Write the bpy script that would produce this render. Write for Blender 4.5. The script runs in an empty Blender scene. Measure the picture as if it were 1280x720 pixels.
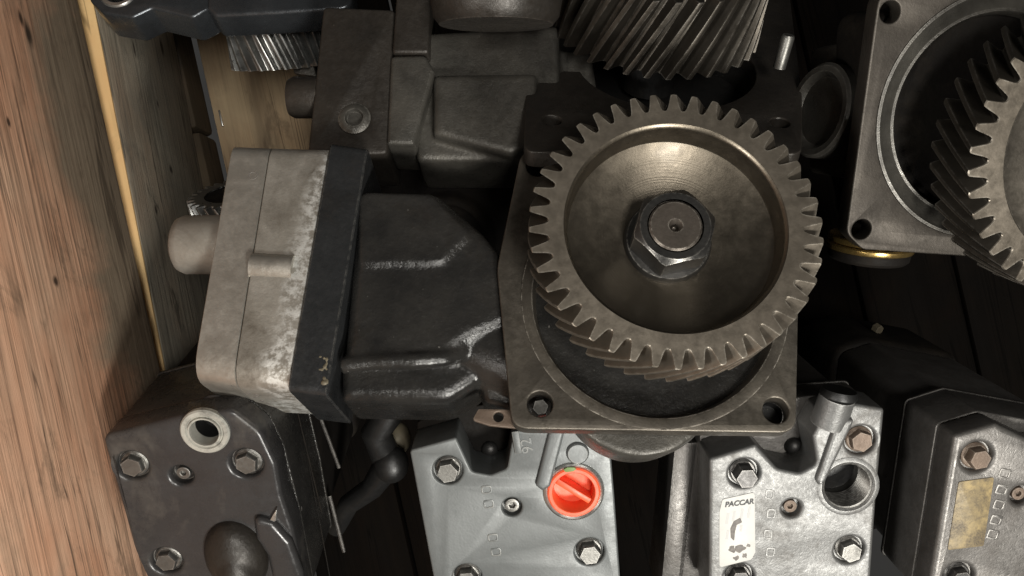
import bpy, bmesh, math, random
from mathutils import Matrix, Vector, Euler

random.seed(7)
sc = bpy.context.scene
COL = sc.collection
R = math.radians
PI = math.pi

# ------------------------------------------------------------------ camera
CAM_Z = 0.72            # the crate floor is z = 0, the camera looks straight down into it
F_PX = 1050.0           # focal length in photograph pixels (1280 wide)
S = 0.0004              # one modelling unit = 0.4 mm
cam_d = bpy.data.cameras.new('camera')
cam = bpy.data.objects.new('camera', cam_d)
COL.objects.link(cam)
cam.location = (0, 0, CAM_Z)
cam_d.sensor_width = 36.0
cam_d.lens = 36.0 * F_PX / 1280.0
cam_d.clip_start = 0.01
cam_d.clip_end = 50
sc.camera = cam

# ------------------------------------------------------------------ light
w = bpy.data.worlds.new('World')
sc.world = w
w.use_nodes = True
bg = w.node_tree.nodes['Background']
bg.inputs['Color'].default_value = (1.0, 0.97, 0.92, 1)
bg.inputs['Strength'].default_value = 0.03


def area(name, loc, target, size, energy, color):
    d = bpy.data.lights.new(name, 'AREA')
    d.shape = 'RECTANGLE'
    d.size, d.size_y = size
    d.energy = energy
    d.color = color
    o = bpy.data.objects.new(name, d)
    COL.objects.link(o)
    o.location = loc
    o.rotation_euler = (Vector(target) - Vector(loc)).to_track_quat('-Z', 'Y').to_euler()
    return o


area('scene_lamp', (0.42, -0.80, 1.35), (0.0, 0.0, 0.25), (0.34, 0.18), 17.0, (1.0, 0.975, 0.91))
area('scene_lamp', (0.30, -0.12, 1.95), (0.0, 0.0, 0.25), (0.5, 0.25), 12.0, (1.0, 0.97, 0.91))  # soft overhead fill, added to brighten the planks
area('scene_lamp', (-0.95, -0.55, 1.40), (0.0, 0.0, 0.25), (0.25, 0.25), 11.0, (1.0, 0.975, 0.92))

sc.view_settings.view_transform = 'Standard'
sc.view_settings.look = 'None'
sc.view_settings.gamma = 1.0
sc.view_settings.use_curve_mapping = False
sc.view_settings.exposure = 0.25
sc.render.engine = 'CYCLES'
sc.cycles.max_bounces = 6
sc.cycles.use_denoising = True

# ------------------------------------------------------------------ placing


def W(px, py, z):
    """a point of the place seen at photo pixel (px, py), z metres above the crate floor"""
    d = CAM_Z - z
    return Vector(((px - 640) * d / F_PX, -(py - 360) * d / F_PX, z))


def frame(px, py, z, rx=0, ry=0, rz=0):
    return Matrix.Translation(W(px, py, z)) @ Euler((R(rx), R(ry), R(rz))).to_matrix().to_4x4() @ Matrix.Scale(S, 4)


def L(F, px, py, zl=0.0):
    """local (x, y) where the sight line of a pixel meets the plane local z = zl of frame F"""
    inv = F.inverted()
    o = inv @ Vector((0, 0, CAM_Z))
    p = inv @ W(px, py, 0.0)
    t = (zl - o.z) / (p.z - o.z)
    q = o + (p - o) * t
    return (q.x, q.y)


def LL(F, pts, zl=0.0):
    return [L(F, x, y, zl) for x, y in pts]

# ------------------------------------------------------------------ materials


class NT:
    def __init__(self, name):
        self.m = bpy.data.materials.new(name)
        self.m.use_nodes = True
        self.t = self.m.node_tree
        self.b = self.t.nodes['Principled BSDF']

    def n(self, kind, **kw):
        nd = self.t.nodes.new(kind)
        for k, v in kw.items():
            if k.startswith('i_'):
                nd.inputs[k[2:].replace('_', ' ')].default_value = v
            else:
                setattr(nd, k, v)
        return nd

    def l(self, a, b):
        self.t.links.new(a, b)

    def noise(self, vec, scale, detail=4, rough=0.6, dist=0.0):
        nd = self.n('ShaderNodeTexNoise')
        nd.inputs['Scale'].default_value = scale
        nd.inputs['Detail'].default_value = detail
        nd.inputs['Roughness'].default_value = rough
        nd.inputs['Distortion'].default_value = dist
        self.l(vec, nd.inputs['Vector'])
        return nd.outputs['Fac']

    def ramp(self, fac, lo, hi, a=0.0, b=1.0):
        nd = self.n('ShaderNodeMapRange')
        nd.clamp = True
        nd.inputs['From Min'].default_value = lo
        nd.inputs['From Max'].default_value = hi
        nd.inputs['To Min'].default_value = a
        nd.inputs['To Max'].default_value = b
        self.l(fac, nd.inputs['Value'])
        return nd.outputs['Result']

    def mix(self, fac, a, b):
        nd = self.n('ShaderNodeMix', data_type='RGBA')
        for v, i in ((fac, 0), (a, 6), (b, 7)):
            if isinstance(v, (int, float)):
                nd.inputs[i].default_value = v
            elif isinstance(v, tuple):
                nd.inputs[i].default_value = (v[0], v[1], v[2], 1)
            else:
                self.l(v, nd.inputs[i])
        return nd.outputs[2]

    def math(self, op, a, b=0.0):
        nd = self.n('ShaderNodeMath', operation=op)
        for v, i in ((a, 0), (b, 1)):
            if isinstance(v, (int, float)):
                nd.inputs[i].default_value = v
            else:
                self.l(v, nd.inputs[i])
        return nd.outputs[0]


def metal(name, c1, c2, grime=(0.02, 0.016, 0.012), gr=0.5, metallic=0.7, rough=(0.35, 0.6), scale=45, bump=0.25,
          edge=None, edge_amt=0.8, patch=None, rings=None, coat=0.0, bdist=0.0006, fine=900, speck=None, speck_th=0.70, spec=0.5):
    k = NT(name)
    tc = k.n('ShaderNodeTexCoord')
    oi = k.n('ShaderNodeObjectInfo')
    off = k.n('ShaderNodeVectorMath', operation='MULTIPLY_ADD')
    k.l(oi.outputs['Random'], off.inputs[0])
    off.inputs[1].default_value = (3.1, 1.7, 2.3)
    k.l(tc.outputs['Object'], off.inputs[2])
    v = off.outputs[0]
    n1 = k.noise(v, scale, 6, 0.65)
    n2 = k.noise(v, scale * 0.55, 8, 0.7, 0.6)
    n3 = k.noise(v, fine, 3, 0.6)
    n4 = k.noise(v, scale * 7, 5, 0.7)
    c = k.mix(k.ramp(n1, 0.32, 0.68), c1, c2)
    g = k.math('MULTIPLY', k.ramp(n2, 0.62 - 0.25 * gr, 0.80 - 0.25 * gr), k.ramp(n4, 0.3, 0.62, 0.35, 1.0))
    g = k.math('MULTIPLY', g, min(1.0, 0.55 + gr * 0.5))
    c = k.mix(g, c, grime)
    if speck:
        c = k.mix(k.ramp(n3, speck_th, speck_th + 0.05), c, speck)
    if patch:
        nv, lo, hi, pc = patch
        dpp = k.n('ShaderNodeVectorMath', operation='DOT_PRODUCT')
        k.l(tc.outputs['Object'], dpp.inputs[0])
        dpp.inputs[1].default_value = nv
        pm = k.math('ADD', k.ramp(dpp.outputs['Value'], lo, hi), k.math('MULTIPLY', k.math('SUBTRACT', n1, 0.5), 1.6))
        pm = k.math('MULTIPLY', k.ramp(pm, 0.45, 0.8), k.ramp(n4, 0.42, 0.56))
        c = k.mix(pm, c, pc)
    if edge:
        bv = k.n('ShaderNodeBevel', samples=4)
        bv.inputs['Radius'].default_value = 0.0011
        geo = k.n('ShaderNodeNewGeometry')
        dp = k.n('ShaderNodeVectorMath', operation='DOT_PRODUCT')
        k.l(bv.outputs[0], dp.inputs[0])
        k.l(geo.outputs['Normal'], dp.inputs[1])
        e = k.ramp(dp.outputs['Value'], 0.985, 0.90)
        e = k.math('MULTIPLY', e, k.ramp(n4, 0.40, 0.56, 0.0, edge_amt))
        c = k.mix(e, c, edge)
    k.l(c, k.b.inputs['Base Color'])
    k.b.inputs['Metallic'].default_value = metallic
    k.b.inputs['Specular IOR Level'].default_value = spec
    r = k.ramp(k.math('ADD', k.math('MULTIPLY', n4, 0.6), k.math('MULTIPLY', n2, 0.4)), 0.36, 0.64, rough[0], rough[1])
    k.l(r, k.b.inputs['Roughness'])
    bp = k.n('ShaderNodeBump')
    bp.inputs['Strength'].default_value = bump
    bp.inputs['Distance'].default_value = bdist
    hgt = k.math('ADD', k.math('MULTIPLY', n3, 0.6), k.math('MULTIPLY', n4, 1.0))
    if rings:
        rc, rn, rf = rings
        sb = k.n('ShaderNodeVectorMath', operation='SUBTRACT')
        k.l(tc.outputs['Object'], sb.inputs[0])
        sb.inputs[1].default_value = rc
        cr_ = k.n('ShaderNodeVectorMath', operation='CROSS_PRODUCT')
        k.l(sb.outputs[0], cr_.inputs[0])
        cr_.inputs[1].default_value = rn
        ln = k.n('ShaderNodeVectorMath', operation='LENGTH')
        k.l(cr_.outputs[0], ln.inputs[0])
        cb = k.n('ShaderNodeCombineXYZ')
        k.l(k.math('MULTIPLY', ln.outputs['Value'], rf), cb.inputs[0])
        rnz = k.noise(cb.outputs[0], 1.0, 3, 0.7)
        hgt = k.math('ADD', hgt, k.math('MULTIPLY', rnz, 1.4))
    k.l(hgt, bp.inputs['Height'])
    k.b.inputs['Coat Weight'].default_value = coat
    k.b.inputs['Coat Roughness'].default_value = 0.14
    k.l(bp.outputs[0], k.b.inputs['Normal'])
    return k.m


def wood(name, fresh, old, dirt, old_lo, old_hi, knots=(), bump=0.5, saw=0.5, zdirt=None, spec=0.25):
    """planks: grain runs along local y"""
    k = NT(name)
    tc = k.n('ShaderNodeTexCoord')
    v = tc.outputs['Object']

    def mapped(sx, sy, sz):
        m = k.n('ShaderNodeMapping')
        m.inputs['Scale'].default_value = (sx, sy, sz)
        k.l(v, m.inputs['Vector'])
        return m.outputs[0]
    grain = k.noise(mapped(60, 0.9, 60), 4.0, 6, 0.7, 1.2)
    broad = k.noise(mapped(22, 0.7, 22), 1.6, 4, 0.6, 0.8)
    fine = k.noise(mapped(300, 3, 300), 4.0, 4, 0.7)
    blot = k.noise(v, 9, 6, 0.65, 0.5)
    wv = k.n('ShaderNodeTexWave', wave_type='BANDS', bands_direction='Z', wave_profile='SAW')
    wv.inputs['Scale'].default_value = 38.0
    wv.inputs['Distortion'].default_value = 9.0
    wv.inputs['Detail'].default_value = 3.0
    wv.inputs['Detail Scale'].default_value = 0.5
    wv.inputs['Detail Roughness'].default_value = 0.6
    k.l(mapped(1.0, 0.055, 1.0), wv.inputs['Vector'])
    ring = wv.outputs['Fac']
    pith = k.noise(mapped(120, 3.5, 120), 3.0, 3, 0.6)
    sep = k.n('ShaderNodeSeparateXYZ')
    k.l(v, sep.inputs[0])
    oldm = blot if zdirt is None else k.math('ADD', blot, k.ramp(sep.outputs['Z'], zdirt[0], zdirt[1], 0.22, -0.10))
    long_ = k.noise(mapped(16, 0.8, 16), 2.2, 5, 0.62, 0.9)
    patch_ = k.noise(mapped(7, 3.5, 7), 1.9, 5, 0.65, 0.4)
    c = k.mix(k.ramp(patch_, 0.40, 0.62), fresh, tuple(v_ * q_ for v_, q_ in zip(fresh, (0.86, 0.72, 0.66))))
    c = k.mix(k.ramp(oldm, old_lo, old_hi), c, old)
    c = k.mix(k.math('MULTIPLY', k.ramp(long_, 0.50, 0.70), 0.5), c, dirt)
    c = k.mix(k.math('MULTIPLY', k.ramp(grain, 0.48, 0.70), 0.22), c, dirt)
    stain = k.noise(mapped(1.0, 0.45, 1.0), 30, 6, 0.72, 1.2)
    c = k.mix(k.math('MULTIPLY', k.ramp(stain, 0.54, 0.66), 0.5), c, dirt)
    crack = k.math('ABSOLUTE', k.math('SUBTRACT', broad, 0.5))
    crk = k.ramp(crack, 0.010, 0.002)
    gpatch = k.ramp(k.noise(mapped(14, 5, 14), 1.3, 3), 0.42, 0.60)
    sm = k.math('MULTIPLY', k.ramp(ring, 0.55, 0.98), gpatch)
    dash = k.math('MULTIPLY', k.ramp(pith, 0.52, 0.60), k.ramp(k.noise(v, 14, 3), 0.48, 0.60))
    c = k.mix(k.math('MULTIPLY', sm, saw), c, dirt)
    c = k.mix(k.math('MULTIPLY', dash, 0.4), c, dirt)
    c = k.mix(k.math('MULTIPLY', crk, 0.6), c, tuple(v_ * 0.35 for v_ in dirt))
    for (ky, kz, ry, rz) in knots:
        m = k.n('ShaderNodeCombineXYZ')
        m.inputs['X'].default_value = 0
        dy = k.math('DIVIDE', k.math('SUBTRACT', sep.outputs['Y'], ky), ry)
        dz = k.math('DIVIDE', k.math('SUBTRACT', sep.outputs['Z'], kz), rz)
        d = k.math('SQRT', k.math('ADD', k.math('MULTIPLY', dy, dy), k.math('MULTIPLY', dz, dz)))
        d = k.math('ADD', d, k.math('MULTIPLY', k.math('SUBTRACT', fine, 0.5), 1.2))
        c = k.mix(k.ramp(d, 1.3, 0.5, 0.0, 0.9), c, (0.018, 0.012, 0.009))
    k.l(c, k.b.inputs['Base Color'])
    k.b.inputs['Roughness'].default_value = 0.75
    k.b.inputs['Specular IOR Level'].default_value = spec
    bp = k.n('ShaderNodeBump')
    bp.inputs['Strength'].default_value = bump
    bp.inputs['Distance'].default_value = 0.0012
    k.l(k.math('ADD', k.math('MULTIPLY', grain, 0.8), k.math('ADD', k.math('MULTIPLY', fine, 0.5), k.math('MULTIPLY', sm, -0.6))), bp.inputs['Height'])
    k.l(bp.outputs[0], k.b.inputs['Normal'])
    return k.m


CRATE_ROT = R(12.63)
CRATE_LOC = Vector((-0.2587, 0.126, 0.0))


def on_wall(px, py):
    """(y, z) in crate coordinates of the point of the left wall seen at a pixel"""
    inv = (Matrix.Translation(CRATE_LOC) @ Matrix.Rotation(CRATE_ROT, 4, 'Z')).inverted()
    o = inv @ Vector((0, 0, CAM_Z))
    q = inv @ W(px, py, 0.0)
    t = o.x / (o.x - q.x)
    v = o + (q - o) * t
    return v.y, v.z


M = {}
M['flange'] = metal('machined_iron', (0.14, 0.123, 0.10), (0.085, 0.075, 0.062), gr=0.5, metallic=0.75, rough=(0.28, 0.6), scale=30, bump=0.18, edge=(0.55, 0.5, 0.43), edge_amt=0.75)
M['gear'] = metal('gear_steel', (0.235, 0.203, 0.163), (0.16, 0.137, 0.109), gr=0.3, metallic=0.8, rough=(0.28, 0.52), scale=26, bump=0.08, edge=(0.7, 0.65, 0.56), edge_amt=0.4)
M['web'] = metal('oily_web_steel', (0.255, 0.235, 0.20), (0.19, 0.172, 0.145), gr=0.15, metallic=0.92, rough=(0.36, 0.48), scale=22, bump=0.05)
M['gear_shaded'] = metal('shaded_gear_steel', (0.085, 0.074, 0.06), (0.05, 0.044, 0.036), gr=0.5, metallic=0.8, rough=(0.3, 0.48), scale=26, bump=0.1, edge=(0.32, 0.3, 0.27), edge_amt=0.5)  # gear steel darkened, shade put into the colour
M['flange_dark'] = metal('dull_machined_iron', (0.085, 0.074, 0.062), (0.055, 0.048, 0.041), gr=0.5, metallic=0.7, rough=(0.4, 0.6), scale=30, bump=0.2, edge=(0.45, 0.42, 0.37), edge_amt=0.6)
M['shaded_floor'] = wood('shade_black_pine', (0.0045, 0.0034, 0.0025), (0.003, 0.0024, 0.002), (0.002, 0.0016, 0.0013), 0.42, 0.6, bump=0.3, saw=0.1, spec=0.03)  # floor pine blackened, the shade of the gaps put into its colour
M['gear_bright'] = metal('bright_gear_steel', (0.34, 0.34, 0.33), (0.20, 0.20, 0.19), gr=0.45, metallic=0.9, rough=(0.25, 0.42), scale=30, bump=0.08, edge=(0.9, 0.9, 0.86), edge_amt=0.7)
M['nut'] = metal('dark_nut_steel', (0.075, 0.072, 0.068), (0.055, 0.053, 0.05), gr=0.2, metallic=0.85, rough=(0.28, 0.45), scale=60, bump=0.12, edge=(0.55, 0.52, 0.47), edge_amt=0.6)
M['stud'] = metal('brown_stud_steel', (0.105, 0.088, 0.073), (0.08, 0.068, 0.057), gr=0.2, metallic=0.7, rough=(0.35, 0.5), scale=60, bump=0.1, edge=(0.6, 0.55, 0.48), edge_amt=0.5)
M['black_cast'] = metal('oily_black_iron', (0.036, 0.034, 0.031), (0.017, 0.0165, 0.016), gr=0.4, metallic=0.2, rough=(0.10, 0.36), scale=40, bump=0.42, bdist=0.0008, fine=420, edge=(0.22, 0.2, 0.17), edge_amt=0.35, speck=(0.25, 0.24, 0.22), speck_th=0.73)
M['deep_cast'] = metal('grimy_shaded_iron', (0.010, 0.0085, 0.007), (0.006, 0.005, 0.0045), gr=0.6, metallic=0.0, rough=(0.55, 0.8), scale=40, bump=0.4, fine=500, spec=0.12)  # iron blackened for the gaps: shade put into the colour over grime
M['bore'] = metal('oil_and_shade_black', (0.014, 0.013, 0.012), (0.008, 0.008, 0.008), gr=0.4, metallic=0.1, rough=(0.35, 0.6), scale=50, bump=0.2, speck=(0.3, 0.28, 0.25), speck_th=0.72)  # oily bore black, also paints the shade in hole bottoms
M['black_slab'] = metal('black_head_flange', (0.034, 0.035, 0.036), (0.022, 0.023, 0.024), gr=0.3, metallic=0.3, rough=(0.16, 0.5), scale=40, bump=0.35, fine=500, edge=(0.2, 0.19, 0.17), edge_amt=0.5, speck=(0.3, 0.28, 0.24), speck_th=0.74)
M['alu'] = metal('cast_aluminium', (0.50, 0.475, 0.425), (0.40, 0.375, 0.33), grime=(0.14, 0.115, 0.09), gr=0.42, metallic=0.75, rough=(0.26, 0.55), scale=32, bump=0.2)
M['alu_head'] = metal('corroded_head_aluminium', (0.48, 0.45, 0.40), (0.34, 0.315, 0.27), grime=(0.12, 0.10, 0.078), gr=0.55, metallic=0.65, rough=(0.38, 0.58), scale=34, bump=0.28, patch=((0.986, -0.166, 0), -0.186, -0.166, (0.74, 0.73, 0.69)))
M['alu_white'] = metal('corroded_aluminium', (0.40, 0.385, 0.345), (0.30, 0.285, 0.25), grime=(0.10, 0.08, 0.06), gr=0.4, metallic=0.6, rough=(0.4, 0.62), scale=36, bump=0.3, fine=700)
M['alu_raw'] = metal('raw_head_aluminium', (0.19, 0.189, 0.184), (0.145, 0.143, 0.138), grime=(0.085, 0.076, 0.066), gr=0.5, metallic=0.55, rough=(0.34, 0.58), scale=55, bump=0.35, edge=(0.7, 0.69, 0.66), edge_amt=0.6)
M['alu_dirty'] = metal('oily_head_aluminium', (0.18, 0.17, 0.16), (0.135, 0.127, 0.118), grime=(0.06, 0.052, 0.045), gr=0.55, metallic=0.6, rough=(0.28, 0.56), scale=50, bump=0.28, edge=(0.6, 0.58, 0.54), edge_amt=0.6)
M['grey_paint'] = metal('grey_painted_head', (0.134, 0.142, 0.141), (0.115, 0.122, 0.121), grime=(0.075, 0.076, 0.072), gr=0.42, metallic=0.15, rough=(0.32, 0.5), scale=22, bump=0.12, edge=(0.42, 0.40, 0.36), edge_amt=0.4)
M['black_paint'] = metal('charcoal_painted_head', (0.043, 0.041, 0.041), (0.033, 0.032, 0.032), grime=(0.14, 0.125, 0.105), gr=0.28, metallic=0.2, rough=(0.16, 0.42), scale=24, bump=0.12, edge=(0.32, 0.30, 0.27), edge_amt=0.5)
M['dark_side'] = metal('stained_block_side', (0.055, 0.050, 0.046), (0.034, 0.031, 0.028), gr=0.5, metallic=0.4, rough=(0.36, 0.6), scale=34, bump=0.35, edge=(0.30, 0.28, 0.25), edge_amt=0.5)
M['brown_cast'] = metal('brown_oiled_iron', (0.042, 0.036, 0.030), (0.024, 0.021, 0.018), gr=0.5, metallic=0.35, rough=(0.24, 0.6), scale=36, bump=0.4, fine=600, speck=(0.2, 0.18, 0.15), speck_th=0.73, edge=(0.2, 0.17, 0.14), edge_amt=0.4)
M['grey_cast'] = metal('grey_oiled_iron', (0.098, 0.091, 0.078), (0.052, 0.049, 0.043), gr=0.5, metallic=0.4, rough=(0.22, 0.58), scale=36, bump=0.45, edge=(0.3, 0.28, 0.25), edge_amt=0.4)
M['blue_cast'] = metal('blue_grey_casting', (0.085, 0.092, 0.10), (0.055, 0.060, 0.066), gr=0.4, metallic=0.7, rough=(0.14, 0.42), scale=30, bump=0.25, edge=(0.4, 0.4, 0.4), edge_amt=0.5)
M['pale_ring'] = metal('chipped_pale_ring', (0.44, 0.43, 0.38), (0.36, 0.35, 0.31), grime=(0.05, 0.048, 0.045), gr=0.55, metallic=0.25, rough=(0.35, 0.6), scale=110, bump=0.3)
M['bolt'] = metal('bolt_steel', (0.20, 0.195, 0.18), (0.14, 0.135, 0.125), gr=0.3, metallic=0.8, rough=(0.32, 0.5), scale=70, bump=0.15, edge=(0.55, 0.53, 0.5), edge_amt=0.6)
M['bolt_dark'] = metal('dark_bolt_steel', (0.075, 0.072, 0.07), (0.052, 0.05, 0.048), gr=0.3, metallic=0.7, rough=(0.32, 0.5), scale=70, bump=0.15, edge=(0.45, 0.43, 0.4), edge_amt=0.6)
M['silver'] = metal('bright_turned_steel', (0.62, 0.61, 0.58), (0.48, 0.47, 0.44), grime=(0.12, 0.1, 0.08), gr=0.3, metallic=0.9, rough=(0.22, 0.42), scale=50, bump=0.12)
M['brass'] = metal('brass_washer', (0.62, 0.42, 0.14), (0.52, 0.36, 0.14), gr=0.1, metallic=0.95, rough=(0.2, 0.35), scale=50, bump=0.08)
M['rust'] = metal('brown_rusty_tab', (0.16, 0.115, 0.085), (0.11, 0.08, 0.06), gr=0.3, metallic=0.4, rough=(0.45, 0.65), scale=60, bump=0.3, edge=(0.4, 0.34, 0.28), edge_amt=0.6)
M['rubber'] = metal('black_rubber', (0.009, 0.0085, 0.008), (0.006, 0.006, 0.006), gr=0.2, metallic=0.0, rough=(0.35, 0.55), scale=50, bump=0.2)
M['orange'] = metal('orange_plastic', (0.88, 0.13, 0.045), (0.80, 0.10, 0.035), grime=(0.42, 0.06, 0.025), gr=0.32, metallic=0.0, rough=(0.35, 0.5), scale=50, bump=0.06)
M['paper'] = metal('white_label', (0.56, 0.55, 0.52), (0.50, 0.49, 0.46), grime=(0.42, 0.39, 0.34), gr=0.12, metallic=0.0, rough=(0.45, 0.6), scale=60, bump=0.05)
M['ink'] = metal('black_ink', (0.02, 0.02, 0.02), (0.03, 0.03, 0.03), gr=0.1, metallic=0.0, rough=(0.5, 0.6), bump=0.0)
M['grey_ink'] = metal('grey_ink', (0.42, 0.42, 0.41), (0.46, 0.45, 0.43), gr=0.0, metallic=0.0, rough=(0.5, 0.6), bump=0.0)
M['smudge'] = metal('brown_smudge', (0.20, 0.18, 0.16), (0.10, 0.09, 0.085), gr=0.3, metallic=0.0, rough=(0.5, 0.7), scale=200, bump=0.0)
M['yellow_paper'] = metal('aged_yellow_label', (0.36, 0.27, 0.125), (0.20, 0.155, 0.085), grime=(0.07, 0.055, 0.04), gr=0.85, metallic=0.0, rough=(0.45, 0.65), scale=170, bump=0.1)
M['green'] = metal('green_sealant', (0.16, 0.24, 0.06), (0.12, 0.20, 0.06), gr=0.2, metallic=0.0, rough=(0.4, 0.6), bump=0.05)
M['beige'] = metal('chalky_brass', (0.17, 0.145, 0.095), (0.12, 0.10, 0.07), gr=0.3, metallic=0.2, rough=(0.5, 0.65), bump=0.2)
M['wood1'] = wood('pink_pine', (0.72, 0.455, 0.305), (0.34, 0.262, 0.185), (0.13, 0.09, 0.06), 0.42, 0.62, zdirt=(0.205, 0.285),
                  knots=[on_wall(*k_[:2]) + k_[2:] for k_ in ((38, 42, 0.0075, 0.0032), (28, 22, 0.005, 0.002), (72, 351, 0.0028, 0.0024), (13, 152, 0.0026, 0.0016))], bump=0.6, saw=0.75)
M['wood2'] = wood('grey_weathered_pine', (0.30, 0.265, 0.205), (0.22, 0.198, 0.158), (0.085, 0.075, 0.06), 0.40, 0.60,
                  knots=[on_wall(*k_[:2]) + k_[2:] for k_ in ((164, 62, 0.0055, 0.0014), (198, 60, 0.007, 0.0028), (195, 130, 0.003, 0.0014), (214, 212, 0.0035, 0.003), (197, 262, 0.0035, 0.002))], bump=0.7, saw=0.6)
M['wood3'] = wood('dark_brown_pine', (0.075, 0.056, 0.034), (0.05, 0.038, 0.025), (0.018, 0.014, 0.010), 0.42, 0.6)  # dark brown wood for the bottom planks
M['wood_fresh'] = wood('fresh_cut_pine', (0.66, 0.46, 0.22), (0.60, 0.41, 0.20), (0.40, 0.26, 0.12), 0.42, 0.7, bump=0.15, saw=0.1)
M['floor_wood'] = wood('pale_floor_pine', (0.45, 0.34, 0.21), (0.33, 0.24, 0.15), (0.10, 0.07, 0.045), 0.42, 0.6, bump=0.3, saw=0.2)

# ------------------------------------------------------------------ mesh helpers (local units, scaled by the frame)


def bm_new():
    return bmesh.new()


def join(*bms):
    out = bms[0]
    for b in bms[1:]:
        me = bpy.data.meshes.new('tmp')
        b.to_mesh(me)
        b.free()
        out.from_mesh(me)
        bpy.data.meshes.remove(me)
    return out


def circle(cx, cy, r, n=40, ph=0.0):
    return [(cx + r * math.cos(ph + 2 * PI * i / n), cy + r * math.sin(ph + 2 * PI * i / n)) for i in range(n)]


def area2(p):
    return sum(p[i - 1][0] * p[i][1] - p[i][0] * p[i - 1][1] for i in range(len(p)))


def rounded(pts, r, n=6):
    out = []
    m = len(pts)
    for i in range(m):
        p = Vector(pts[i]).to_2d()
        rr = r[i] if isinstance(r, (list, tuple)) else r
        if rr <= 0:
            out.append((p.x, p.y))
            continue
        a = Vector(pts[i - 1]).to_2d() - p
        b = Vector(pts[(i + 1) % m]).to_2d() - p
        la, lb = a.length, b.length
        a.normalize()
        b.normalize()
        ang = a.angle(b, PI)
        t = min(rr / max(math.tan(ang / 2), 0.05), la * 0.48, lb * 0.48)
        p0, p2 = p + a * t, p + b * t
        for j in range(n + 1):
            s = j / n
            q = p0 * (1 - s) ** 2 + p * 2 * s * (1 - s) + p2 * s * s
            out.append((q.x, q.y))
    return out


def plate(outer, holes, z0, z1, bevel=1.5, res=2):
    """flat casting with an outline and holes, z0 < z1, edges broken"""
    cu = bpy.data.curves.new('tmp', 'CURVE')
    cu.dimensions = '2D'
    cu.fill_mode = 'BOTH'
    loops = [list(outer)] + [list(h) for h in holes]
    for i, lp in enumerate(loops):
        if (area2(lp) < 0) != (i > 0):
            lp.reverse()
        sp = cu.splines.new('POLY')
        sp.points.add(len(lp) - 1)
        for p, q in zip(sp.points, lp):
            p.co = (q[0], q[1], 0, 1)
        sp.use_cyclic_u = True
    h = (z1 - z0) / 2
    bevel = min(bevel, h * 0.95)
    cu.extrude = max(h - bevel, 0.001)
    cu.bevel_depth = bevel
    cu.bevel_resolution = res
    cu.offset = -bevel
    ob = bpy.data.objects.new('tmp', cu)
    COL.objects.link(ob)
    dg = bpy.context.evaluated_depsgraph_get()
    me = bpy.data.meshes.new_from_object(ob.evaluated_get(dg))
    bpy.data.objects.remove(ob)
    bpy.data.curves.remove(cu)
    b = bm_new()
    b.from_mesh(me)
    bpy.data.meshes.remove(me)
    bmesh.ops.remove_doubles(b, verts=b.verts, dist=0.02)
    bmesh.ops.translate(b, verts=b.verts, vec=(0, 0, (z0 + z1) / 2))
    return b


def lathe(prof, n=64, cx=0.0, cy=0.0, closed=False):
    b = bm_new()
    rings = []
    for r, z in prof:
        if r <= 1e-6:
            rings.append([b.verts.new((cx, cy, z))])
        else:
            rings.append([b.verts.new((cx + r * math.cos(2 * PI * i / n), cy + r * math.sin(2 * PI * i / n), z)) for i in range(n)])
    pairs = list(zip(rings[:-1], rings[1:]))
    if closed:
        pairs.append((rings[-1], rings[0]))
    for A, B in pairs:
        for i in range(n):
            j = (i + 1) % n
            if len(A) == 1 and len(B) == 1:
                continue
            if len(A) == 1:
                b.faces.new((A[0], B[j], B[i]))
            elif len(B) == 1:
                b.faces.new((A[i], A[j], B[0]))
            else:
                b.faces.new((A[i], A[j], B[j], B[i]))
    bmesh.ops.recalc_face_normals(b, faces=b.faces)
    return b


def prism(T0, B0, T1, B1, z1, z0, r, e=1.2, n=6):
    """block running from line T0-B0 to line T1-B1 (xy), between z0 and z1, long edges rounded by r, end edges broken by e"""
    b = bm_new()
    T0, B0, T1, B1 = (Vector((v[0], v[1])) for v in (T0, B0, T1, B1))
    rings = []
    ax = ((T1 + B1) - (T0 + B0)).length / 2
    for s, ins in ((0, e), (e / ax, 0), (1 - e / ax, 0), (1, e)):
        T, B = T0.lerp(T1, s), B0.lerp(B1, s)
        h = (T - B).length
        u = (T - B) / h
        sec = rounded([(ins, z0 + ins), (h - ins, z0 + ins), (h - ins, z1 - ins), (ins, z1 - ins)], r, n)
        rings.append([b.verts.new((B.x + u.x * t, B.y + u.y * t, z)) for t, z in sec])
    N = len(rings[0])
    for A, C in zip(rings[:-1], rings[1:]):
        for i in range(N):
            j = (i + 1) % N
            b.faces.new((A[i], A[j], C[j], C[i]))
    b.faces.new(rings[0][::-1])
    b.faces.new(rings[-1])
    bmesh.ops.recalc_face_normals(b, faces=b.faces)
    return b


def xf(b, mat):
    bmesh.ops.transform(b, matrix=mat, verts=b.verts)
    return b


def box(x0, x1, y0, y1, z0, z1, bev=0.0):
    b = bm_new()
    bmesh.ops.create_cube(b, size=1.0)
    bmesh.ops.scale(b, vec=(x1 - x0, y1 - y0, z1 - z0), verts=b.verts)
    bmesh.ops.translate(b, vec=((x0 + x1) / 2, (y0 + y1) / 2, (z0 + z1) / 2), verts=b.verts)
    if bev > 0:
        bmesh.ops.bevel(b, geom=list(b.edges), offset=bev, segments=2, affect='EDGES', profile=0.5)
    return b


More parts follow.
